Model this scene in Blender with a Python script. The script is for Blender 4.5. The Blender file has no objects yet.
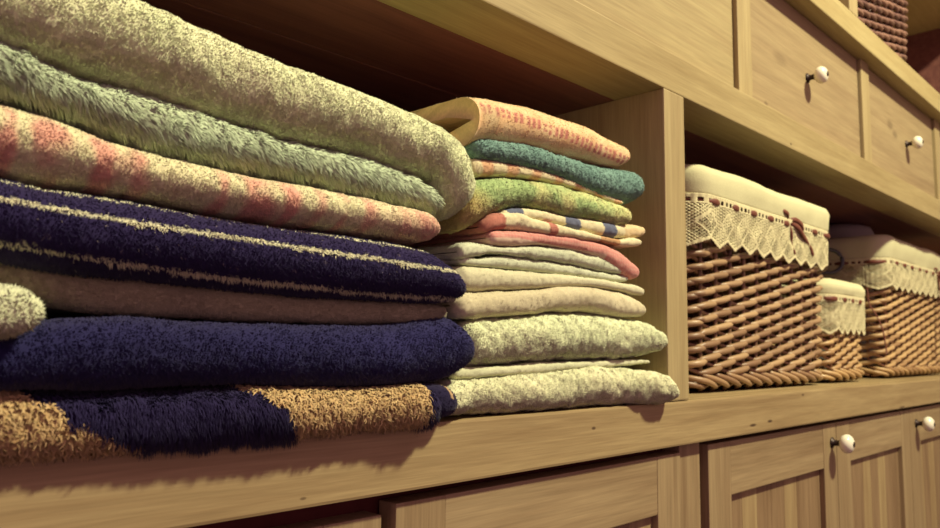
import bpy, bmesh, math, random
import numpy as np
from mathutils import Vector
random.seed(7)
SC = bpy.context.scene
COL = SC.collection

# ------------------------------------------------------------------ helpers
def s2l(c):
    return tuple((v/255/12.92 if v/255 <= .04045 else ((v/255+.055)/1.055)**2.4) for v in c)

def tag(o, label=None, cat=None, group=None, kind=None):
    if label: o['label'] = label
    if cat: o['category'] = cat
    if group: o['group'] = group
    if kind: o['kind'] = kind
    return o

def empty(name, loc, label, cat, group=None, rz=0):
    o = bpy.data.objects.new(name, None)
    COL.objects.link(o)
    o.location = loc
    o.rotation_euler = (0, 0, rz)
    o.empty_display_size = .02
    return tag(o, label, cat, group)

def link(name, me, mat, parent=None, smooth=False):
    """me holds world coordinates; children are stored relative to their parent."""
    o = bpy.data.objects.new(name, me)
    COL.objects.link(o)
    if mat: me.materials.append(mat)
    if parent is not None:
        o.parent = parent
        off = Vector((0, 0, 0))
        p = parent
        while p is not None:
            off += p.location
            p = p.parent
        n = len(me.vertices)
        co = np.empty(n*3, dtype=np.float32)
        me.vertices.foreach_get('co', co)
        co = co.reshape(-1, 3) - np.array(off, dtype=np.float32)
        me.vertices.foreach_set('co', co.ravel())
    if smooth:
        me.polygons.foreach_set('use_smooth', [True]*len(me.polygons))
    me.update()
    return o

def mesh_np(name, V, F4=None, F3=None, C=None):
    """fast mesh from numpy arrays of quads and triangles, C = colour per vertex"""
    me = bpy.data.meshes.new(name)
    V = np.asarray(V, dtype=np.float32)
    parts = []; starts = []; tot = 0
    for F, k in ((F4, 4), (F3, 3)):
        if F is not None and len(F):
            F = np.asarray(F, dtype=np.int32)
            parts.append(F.ravel())
            starts.append(tot + np.arange(len(F))*k)
            tot += len(F)*k
    li = np.concatenate(parts).astype(np.int32); ls = np.concatenate(starts).astype(np.int32)
    me.vertices.add(len(V)); me.vertices.foreach_set('co', V.ravel())
    me.loops.add(len(li)); me.loops.foreach_set('vertex_index', li)
    me.polygons.add(len(ls)); me.polygons.foreach_set('loop_start', ls)
    me.update(calc_edges=True)
    me.validate()
    if C is not None:
        a = me.color_attributes.new('Col', 'FLOAT_COLOR', 'POINT')
        c4 = np.ones((len(V), 4), dtype=np.float32); c4[:, :3] = C
        a.data.foreach_set('color', c4.ravel())
    return me

def bm_mesh(name, bm):
    me = bpy.data.meshes.new(name)
    bmesh.ops.recalc_face_normals(bm, faces=bm.faces)
    bm.to_mesh(me); bm.free()
    return me

def add_box(bm, x0, x1, y0, y1, z0, z1, bev=.0015):
    b = bmesh.new()
    bmesh.ops.create_cube(b, size=1)
    for v in b.verts:
        v.co = Vector(((x0+x1)/2+v.co.x*(x1-x0), (y0+y1)/2+v.co.y*(y1-y0), (z0+z1)/2+v.co.z*(z1-z0)))
    if bev:
        bmesh.ops.bevel(b, geom=b.edges[:], offset=bev, segments=2, affect='EDGES', profile=.6)
    t = bpy.data.meshes.new('t'); b.to_mesh(t); b.free()
    bm.from_mesh(t); bpy.data.meshes.remove(t)

def box(name, mat, dims, parent=None, bev=.0015):
    bm = bmesh.new()
    add_box(bm, *dims, bev=bev)
    return link(name, bm_mesh(name, bm), mat, parent)

def lathe(bm, prof, c, axis='z', n=28):
    """prof = [(r, h)] revolved about axis through c"""
    rings = []
    for r, h in prof:
        ring = []
        for i in range(n):
            a = 2*math.pi*i/n
            u, v = max(r, 1e-5)*math.cos(a), max(r, 1e-5)*math.sin(a)
            if axis == 'z': p = (c[0]+u, c[1]+v, c[2]+h)
            else: p = (c[0]+u, c[1]-h, c[2]+v)          # axis y, h runs out towards the room
            ring.append(bm.verts.new(p))
        rings.append(ring)
    for a, b in zip(rings, rings[1:]):
        for i in range(n):
            bm.faces.new((a[i], a[(i+1) % n], b[(i+1) % n], b[i]))
    bm.faces.new(rings[0][::-1]); bm.faces.new(rings[-1])

# smooth lattice noise --------------------------------------------------
def _h(ix, iy, iz, seed):
    n = (ix*73856093) ^ (iy*19349663) ^ (iz*83492791) ^ (seed*2654435761 & 0xffffffff)
    n = (n ^ (n >> 13))*1274126177 & 0xffffffff
    n = (n ^ (n >> 16))*2246822519 & 0xffffffff
    return ((n ^ (n >> 15)) & 0xffff)/32767.5 - 1
def noise(P, scale, seed=0):
    q = np.asarray(P, dtype=np.float64)/scale + 1000.0
    i = np.floor(q).astype(np.int64); f = q-i
    f = f*f*(3-2*f)
    r = 0
    for dx in (0, 1):
        for dy in (0, 1):
            for dz in (0, 1):
                w = (f[:, 0] if dx else 1-f[:, 0])*(f[:, 1] if dy else 1-f[:, 1])*(f[:, 2] if dz else 1-f[:, 2])
                r = r + w*_h(i[:, 0]+dx, i[:, 1]+dy, i[:, 2]+dz, seed)
    return r

# tubes along many paths, one mesh ---------------------------------------
def tubes(paths, radii, sides=6, cols=None, closed=False, flat=1.0):
    """paths: list of (n,3) arrays; radii: list of (n,) ; returns V,F4,F3,C"""
    V = []; F = []; T = []; C = []; base = 0
    for k, P in enumerate(paths):
        P = np.asarray(P, float); n = len(P); R = np.asarray(radii[k], float)*np.ones(n)
        if closed: t = np.roll(P, -1, 0)-np.roll(P, 1, 0)
        else: t = np.gradient(P, axis=0)
        t /= np.linalg.norm(t, axis=1)[:, None]+1e-12
        up = np.tile([0, 0, 1.0], (n, 1))
        bad = np.abs(t[:, 2]) > .93
        up[bad] = [0, 1, 0]
        a = np.cross(t, up); a /= np.linalg.norm(a, axis=1)[:, None]+1e-12
        b = np.cross(a, t)
        ang = np.arange(sides)*2*np.pi/sides
        ring = P[:, None, :]+R[:, None, None]*(np.cos(ang)[None, :, None]*a[:, None, :]*flat+np.sin(ang)[None, :, None]*b[:, None, :])
        V.append(ring.reshape(-1, 3))
        m = n if closed else n-1
        i = np.arange(m)[:, None]; j = np.arange(sides)[None, :]
        i2 = (i+1) % n; j2 = (j+1) % sides
        q = np.stack([base+i*sides+j, base+i*sides+j2, base+i2*sides+j2, base+i2*sides+j], -1).reshape(-1, 4)
        F.append(q)
        if not closed:
            for e in (0, n-1):
                idx = base+e*sides+np.arange(sides)
                for s in range(1, sides-1):
                    T.append((idx[0], idx[s+1], idx[s]) if e == 0 else (idx[0], idx[s], idx[s+1]))
        if cols is not None: C.append(np.tile(cols[k], (n*sides, 1)))
        base += n*sides
    return (np.concatenate(V), np.concatenate(F), np.array(T, int).reshape(-1, 3) if T else None,
            np.concatenate(C) if cols is not None else None)

# ------------------------------------------------------------------ materials
def nodes(name):
    m = bpy.data.materials.new(name); m.use_nodes = True
    nt = m.node_tree
    return m, nt, nt.nodes['Principled BSDF']

def wood(name, c_light, c_dark, axis='x', spots=(), rough=.5, scale=1.0, band=.12, boards=0, org=(1.2, 0, .90)):
    """grain streaks run along axis; object coordinates"""
    m, nt, bs = nodes(name)
    N, L = nt.nodes, nt.links
    tc = N.new('ShaderNodeTexCoord')
    mp = N.new('ShaderNodeMapping')
    k = {'x': (.035, 1, 1), 'y': (1, .035, 1), 'z': (1, 1, .035)}[axis]
    mp.inputs['Scale'].default_value = tuple(v*95*scale for v in k)
    L.new(tc.outputs['Object'], mp.inputs[0])
    n1 = N.new('ShaderNodeTexNoise'); n1.inputs['Scale'].default_value = 1.0
    n1.inputs['Detail'].default_value = 6; n1.inputs['Roughness'].default_value = .6
    n1.inputs['Distortion'].default_value = .6
    L.new(mp.outputs[0], n1.inputs[0])
    mp2 = N.new('ShaderNodeMapping')
    mp2.inputs['Scale'].default_value = tuple((.12 if v < 1 else 1)*16*scale for v in k)
    L.new(tc.outputs['Object'], mp2.inputs[0])
    n2 = N.new('ShaderNodeTexNoise'); n2.inputs['Scale'].default_value = 1.0
    n2.inputs['Detail'].default_value = 3; n2.inputs['Distortion'].default_value = 1.2
    L.new(mp2.outputs[0], n2.inputs[0])
    # fine pores
    n3 = N.new('ShaderNodeTexNoise'); n3.inputs['Scale'].default_value = 6
    n3.inputs['Detail'].default_value = 3
    L.new(mp.outputs[0], n3.inputs[0])
    a = N.new('ShaderNodeMath'); a.operation = 'MULTIPLY_ADD'
    a.inputs[1].default_value = .55
    L.new(n1.outputs[0], a.inputs[0])
    b = N.new('ShaderNodeMath'); b.operation = 'MULTIPLY'; b.inputs[1].default_value = .45
    L.new(n2.outputs[0], b.inputs[0]); L.new(b.outputs[0], a.inputs[2])
    cr = N.new('ShaderNodeValToRGB')
    cr.color_ramp.elements[0].position = .36; cr.color_ramp.elements[0].color = (*s2l(c_dark), 1)
    cr.color_ramp.elements[1].position = .60; cr.color_ramp.elements[1].color = (*s2l(c_light), 1)
    L.new(a.outputs[0], cr.inputs[0])
    mx = N.new('ShaderNodeMix'); mx.data_type = 'RGBA'; mx.blend_type = 'MULTIPLY'
    mx.inputs['Factor'].default_value = .42
    L.new(cr.outputs[0], mx.inputs['A'])
    L.new(n3.outputs[0], mx.inputs['B'])
    out = mx.outputs['Result']
    for (sx, sy, sz, rx, rz, dark) in spots:
        sub = N.new('ShaderNodeVectorMath'); sub.operation = 'SUBTRACT'
        sub.inputs[1].default_value = (sx-org[0], sy-org[1], sz-org[2])
        L.new(tc.outputs['Object'], sub.inputs[0])
        mu = N.new('ShaderNodeVectorMath'); mu.operation = 'MULTIPLY'
        mu.inputs[1].default_value = (1/rx, 1/(.02), 1/rz)
        L.new(sub.outputs[0], mu.inputs[0])
        ln = N.new('ShaderNodeVectorMath'); ln.operation = 'LENGTH'
        L.new(mu.outputs[0], ln.inputs[0])
        mr = N.new('ShaderNodeMapRange'); mr.inputs['From Min'].default_value = 1.1
        mr.inputs['From Max'].default_value = .5
        L.new(ln.outputs['Value'], mr.inputs['Value'])
        m2 = N.new('ShaderNodeMath'); m2.operation = 'MULTIPLY'; m2.inputs[1].default_value = dark
        L.new(mr.outputs[0], m2.inputs[0])
        mm = N.new('ShaderNodeMix'); mm.data_type = 'RGBA'
        mm.inputs['B'].default_value = (.05, .025, .015, 1)
        L.new(m2.outputs[0], mm.inputs['Factor']); L.new(out, mm.inputs['A'])
        out = mm.outputs['Result']
    L.new(out, bs.inputs['Base Color'])
    bs.inputs['Roughness'].default_value = rough
    bs.inputs['Specular IOR Level'].default_value = .25
    bp = N.new('ShaderNodeBump'); bp.inputs['Strength'].default_value = .12
    bp.inputs['Distance'].default_value = .001
    L.new(n3.outputs[0], bp.inputs['Height']); L.new(bp.outputs[0], bs.inputs['Normal'])
    return m

def attr_mat(name, rough=1.0, sheen=0.0, spec=.0, bump=0.0, trans=0.0):
    m, nt, bs = nodes(name)
    N, L = nt.nodes, nt.links
    at = N.new('ShaderNodeAttribute'); at.attribute_name = 'Col'
    tc = N.new('ShaderNodeTexCoord')
    nz = N.new('ShaderNodeTexNoise'); nz.inputs['Scale'].default_value = 400
    nz.inputs['Detail'].default_value = 2
    L.new(tc.outputs['Object'], nz.inputs[0])
    mr = N.new('ShaderNodeMapRange'); mr.inputs['To Min'].default_value = .82; mr.inputs['To Max'].default_value = 1.15
    L.new(nz.outputs[0], mr.inputs[0])
    mx = N.new('ShaderNodeVectorMath'); mx.operation = 'MULTIPLY'
    L.new(at.outputs['Color'], mx.inputs[0]); L.new(mr.outputs[0], mx.inputs[1])
    L.new(mx.outputs[0], bs.inputs['Base Color'])
    bs.inputs['Roughness'].default_value = rough
    bs.inputs['Specular IOR Level'].default_value = spec
    bs.inputs['Sheen Weight'].default_value = sheen
    bs.inputs['Sheen Roughness'].default_value = .6
    if trans:
        tr = N.new('ShaderNodeBsdfTranslucent'); ms = N.new('ShaderNodeMixShader'); ms.inputs[0].default_value = trans
        L.new(mx.outputs[0], tr.inputs['Color']); L.new(bs.outputs[0], ms.inputs[1]); L.new(tr.outputs[0], ms.inputs[2])
        L.new(ms.outputs[0], N['Material Output'].inputs['Surface'])
    if bump:
        bp = N.new('ShaderNodeBump'); bp.inputs['Strength'].default_value = bump; bp.inputs['Distance'].default_value = .001
        L.new(nz.outputs[0], bp.inputs['Height']); L.new(bp.outputs[0], bs.inputs['Normal'])
    return m

def plain(name, col, rough=.6, spec=.3, metal=0, noise_s=80, var=.08, bump=0):
    m, nt, bs = nodes(name)
    N, L = nt.nodes, nt.links
    tc = N.new('ShaderNodeTexCoord')
    nz = N.new('ShaderNodeTexNoise'); nz.inputs['Scale'].default_value = noise_s
    nz.inputs['Detail'].default_value = 4
    L.new(tc.outputs['Object'], nz.inputs[0])
    cr = N.new('ShaderNodeValToRGB')
    c = s2l(col)
    cr.color_ramp.elements[0].position = .3; cr.color_ramp.elements[0].color = (*[v*(1-var) for v in c], 1)
    cr.color_ramp.elements[1].position = .7; cr.color_ramp.elements[1].color = (*[min(1, v*(1+var)) for v in c], 1)
    L.new(nz.outputs[0], cr.inputs[0]); L.new(cr.outputs[0], bs.inputs['Base Color'])
    bs.inputs['Roughness'].default_value = rough
    bs.inputs['Specular IOR Level'].default_value = spec
    bs.inputs['Metallic'].default_value = metal
    if bump:
        bp = N.new('ShaderNodeBump'); bp.inputs['Strength'].default_value = bump; bp.inputs['Distance'].default_value = .001
        L.new(nz.outputs[0], bp.inputs['Height']); L.new(bp.outputs[0], bs.inputs['Normal'])
    return m
AMB = (.46, .235, .30)
KEY = 108
KEYC = (1.0, .935, .62)
EXPO = 0
CAMAX = ((0.710323, 0.695712, 0.106890),
         (0.698752, -0.715264, 0.011952),
         (-0.084770, -0.066200, 0.994199))
CAMY, CAMZ, CAMF = -0.44534, 0.95970, 763.626

# ------------------------------------------------------------------ the joinery
WL, WD = (188, 170, 122), (164, 144, 100)          # pale front boards
M_board = wood('pale_beech_board', WL, WD, 'x', spots=[(1.132, 0, 1.313, .006, .003, .5), (1.147, 0, 1.270, .004, .002, .8)])
M_work = wood('beech_worktop', org=(1.2, 0, .85), c_light=(182, 160, 116), c_dark=(152, 128, 90), axis='x',
              spots=[(.631, 0, .881, .0040, .0018, .8), (.989, 0, .861, .011, .0022, .9), (1.042, 0, .863, .009, .0022, .9),
                     (1.16, 0, .894, .006, .002, .7), (1.646, 0, .853, .02, .002, .8), (.298, 0, .857, .003, .0012, .6)])
M_vert = wood('beech_upright', (190, 172, 126), (168, 148, 106), 'z')
M_top = wood('beech_top_board', (196, 180, 128), (178, 158, 108), 'x')
M_draw = wood('drawer_front_beech', (180, 160, 120), (158, 136, 102), 'x', scale=.8,
              spots=[(1.767, .03, 1.442, .022, .012, .35), (1.80, .03, 1.428, .02, .010, .4), (1.191, .03, 1.425, .03, .012, .22), (1.132, .03, 1.335, .008, .006, .4)])
M_draw2 = wood('drawer_front_beech_plain', (186, 170, 124), (168, 148, 108), 'x', scale=.8)
M_door = wood('reddish_door_wood', (176, 154, 116), (144, 120, 88), 'x', scale=.8)
M_doorv = wood('reddish_door_stile_wood', (174, 152, 114), (146, 122, 90), 'z', scale=.8)
M_panA = wood('door_slat_wood', (162, 136, 102), (130, 104, 76), 'z', scale=1.0)
M_panB = wood('door_slat_wood_pale', (182, 160, 116), (154, 128, 92), 'z', scale=1.0)
M_in_shade = wood('shelf_inner_shade_wood', (140, 92, 82), (112, 70, 66), 'x')  # beech darkened and reddened: the maroon shade inside the shelves is in this colour
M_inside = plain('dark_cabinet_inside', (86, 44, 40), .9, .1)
M_porc = plain('white_glazed_porcelain', (236, 232, 208), .18, .5, var=.02)
M_iron = plain('dark_iron', (58, 46, 42), .45, .5, metal=.6)

XL, XR = -.75, 3.25
DEP = .36

wt = empty('worktop', (1.2, 0, .85), 'long pale wooden ledge carrying both towel stacks and the wicker baskets', 'shelf')
box('top_board', M_work, (XL, XR, 0, .40, .85, .90), wt, bev=.0025)

su = empty('shelving_unit', (1.2, 0, .90), 'pale wooden shelf unit with a row of drawers above the open towel shelf', 'shelving unit')
box('back_panel', M_in_shade, (XL, XR, DEP, DEP+.012, .901, 2.05), su)
box('divider', M_vert, (.775, .822, 0, DEP, .9005, 1.263), su, bev=.002)
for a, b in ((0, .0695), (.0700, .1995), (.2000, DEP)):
    box('plank', M_board if a == 0 else M_in_shade, (XL, XR, a, b, 1.263, 1.311), su, bev=.0016)  # rear planks carry the interior shade in their colour
box('end_panel', M_vert, (2.93, 2.975, 0, DEP, .9005, 1.263), su, bev=.002)
box('end_panel', M_vert, (-.70, -.655, 0, DEP, .9005, 1.263), su, bev=.002)
box('top_board', M_top, (XL, XR, 0, DEP, 1.533, 1.581), su, bev=.0025)
for x in (.955-.545, 1.027, 1.572, 2.117, 2.662):
    box('upright', M_vert, (x, x+.046, .024, DEP, 1.311, 1.533), su, bev=.0015)
box('upright', M_vert, (1.442, 1.488, 0, DEP, 1.581, 2.0), su, bev=.0015)
box('end_panel', M_in_shade, (2.75, 2.79, 0.01, DEP, 1.581, 2.0), su, bev=.0015)
box('lid_board', M_top, (XL, XR, 0, DEP, 2.0, 2.045), su, bev=.0025)

def knob(c, parent, r=.0145):
    bm = bmesh.new()
    lathe(bm, [(.0085, 0), (.0085, .0015), (.0055, .003), (.0045, .006), (.0045, .011), (.006, .0125), (.006, .0135)], c, 'y')
    st = link('knob_stem', bm_mesh('knob_stem', bm), M_iron, parent, True)
    bm = bmesh.new()
    y0 = .0125
    prof = [(.004, y0)]
    for i in range(1, 12):
        a = math.pi*i/12
        prof.append((r*math.sin(a)**.8, y0+.0105-.0105*math.cos(a)*1.0))
    prof.append((.003, y0+.021))
    lathe(bm, prof, c, 'y')
    k = link('knob', bm_mesh('knob', bm), M_porc, parent, True)
    tag(k, 'round white porcelain knob')
    bm = bmesh.new()
    lathe(bm, [(.0042, y0+.0195), (.0042, y0+.0215), (.002, y0+.0222)], c, 'y', 14)
    link('screw', bm_mesh('screw', bm), M_iron, parent, True)

YD = .030
for i, (x0, x1, kx) in enumerate(((.461, 1.024, .745), (1.077, 1.568, 1.305), (1.623, 2.112, 1.882), (2.168, 2.658, 2.41))):
    d = box('drawer', M_draw if i in (1, 2) else M_draw2, (x0+.0015, x1-.0005, YD, YD+.30, 1.3125, 1.5315), su, bev=.002)
    knob((kx, YD, 1.4225), d)

def panel_door(parent, x0, x1, ix0, ix1, ztop, zin, zbot=.09, yf=.010, kx=None, kz=.813, nsl=7, tones='ABAABAB'):
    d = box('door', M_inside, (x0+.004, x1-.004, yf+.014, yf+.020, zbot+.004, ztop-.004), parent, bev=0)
    bm = bmesh.new(); add_box(bm, x0, ix0, yf, yf+.021, zbot, ztop, .0012)
    s1 = link('stile', bm_mesh('stile', bm), M_doorv, d)
    bm = bmesh.new(); add_box(bm, ix1, x1, yf, yf+.021, zbot, ztop, .0012)
    link('stile', bm_mesh('stile', bm), M_doorv, d)
    bm = bmesh.new(); add_box(bm, ix0, ix1, yf+.0003, yf+.021, zin, ztop, .0012)
    link('rail', bm_mesh('rail', bm), M_door, d)
    bm = bmesh.new(); add_box(bm, ix0, ix1, yf+.0003, yf+.021, zbot, zbot+.07, .0012)
    link('rail', bm_mesh('rail', bm), M_door, d)
    w = (ix1-ix0)/nsl
    for mat, ch in ((M_panA, 'A'), (M_panB, 'B')):
        bm = bmesh.new()
        for k in range(nsl):
            if tones[k % len(tones)] == ch:
                add_box(bm, ix0+k*w, ix0+(k+1)*w, yf+.008, yf+.016, zbot+.06, zin+.004, .0012)
        link('panel', bm_mesh('panel', bm), mat, d)
    if kx: knob((kx, yf, kz), d, .0150)
    return d

YC = .012
cl = empty('base_cabinet', (.2, .2, 0), 'wooden cabinet with panelled doors below the towel stacks', 'cabinet')
def carcass(root, x0, x1, stiles):
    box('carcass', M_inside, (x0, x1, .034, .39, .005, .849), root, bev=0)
    box('plinth', M_door, (x0, x1, .03, .05, .0, .085), root)
    for a, b in stiles:
        box('stile', M_doorv, (a, b, YC, .05, .085, .8495), root, bev=.001)
carcass(cl, XL, .866, [(.818, .866)])
panel_door(cl, -.08, .3775, -.02, .325, .833, .777, yf=.014)
panel_door(cl, .388, .8165, .44, .766, .840, .777)
panel_door(cl, -.55, -.09, -.49, -.15, .833, .777, yf=.014)
cr = empty('base_cabinet', (2.0, .2, 0), 'wooden cabinet with white knobs on panelled doors below the wicker baskets', 'cabinet')
carcass(cr, .8665, XR, [(2.66, 2.70)])
panel_door(cr, .884, 1.3185, .944, 1.262, .8435, .776, kx=1.298, tones='ABAABAA')
panel_door(cr, 1.3205, 1.7275, 1.382, 1.672, .8435, .776, tones='AABABAA')
panel_door(cr, 1.7295, 2.16, 1.80, 2.10, .8435, .776, kx=1.772, kz=.814, tones='BABAABA')
panel_door(cr, 2.162, 2.62, 2.22, 2.56, .8435, .776, tones='AABABAA')

# room shell
fl = box('floor', wood('floor_planks', (84, 62, 56), (60, 44, 42), 'x'), (-1.5, 4.0, -2.6, .42, -.05, 0), None, 0); tag(fl, kind='structure')
wb = box('wall_back', plain('warm_plaster', (206, 186, 150), .9, .1), (-1.5, 4.0, .405, .48, 0, 2.7), None, 0); tag(wb, kind='structure')
wr_ = box('wall_right', plain('warm_plaster_side', (196, 176, 146), .9, .1), (3.27, 3.34, -2.6, .405, 0, 2.7), None, 0); tag(wr_, kind='structure')

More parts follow.
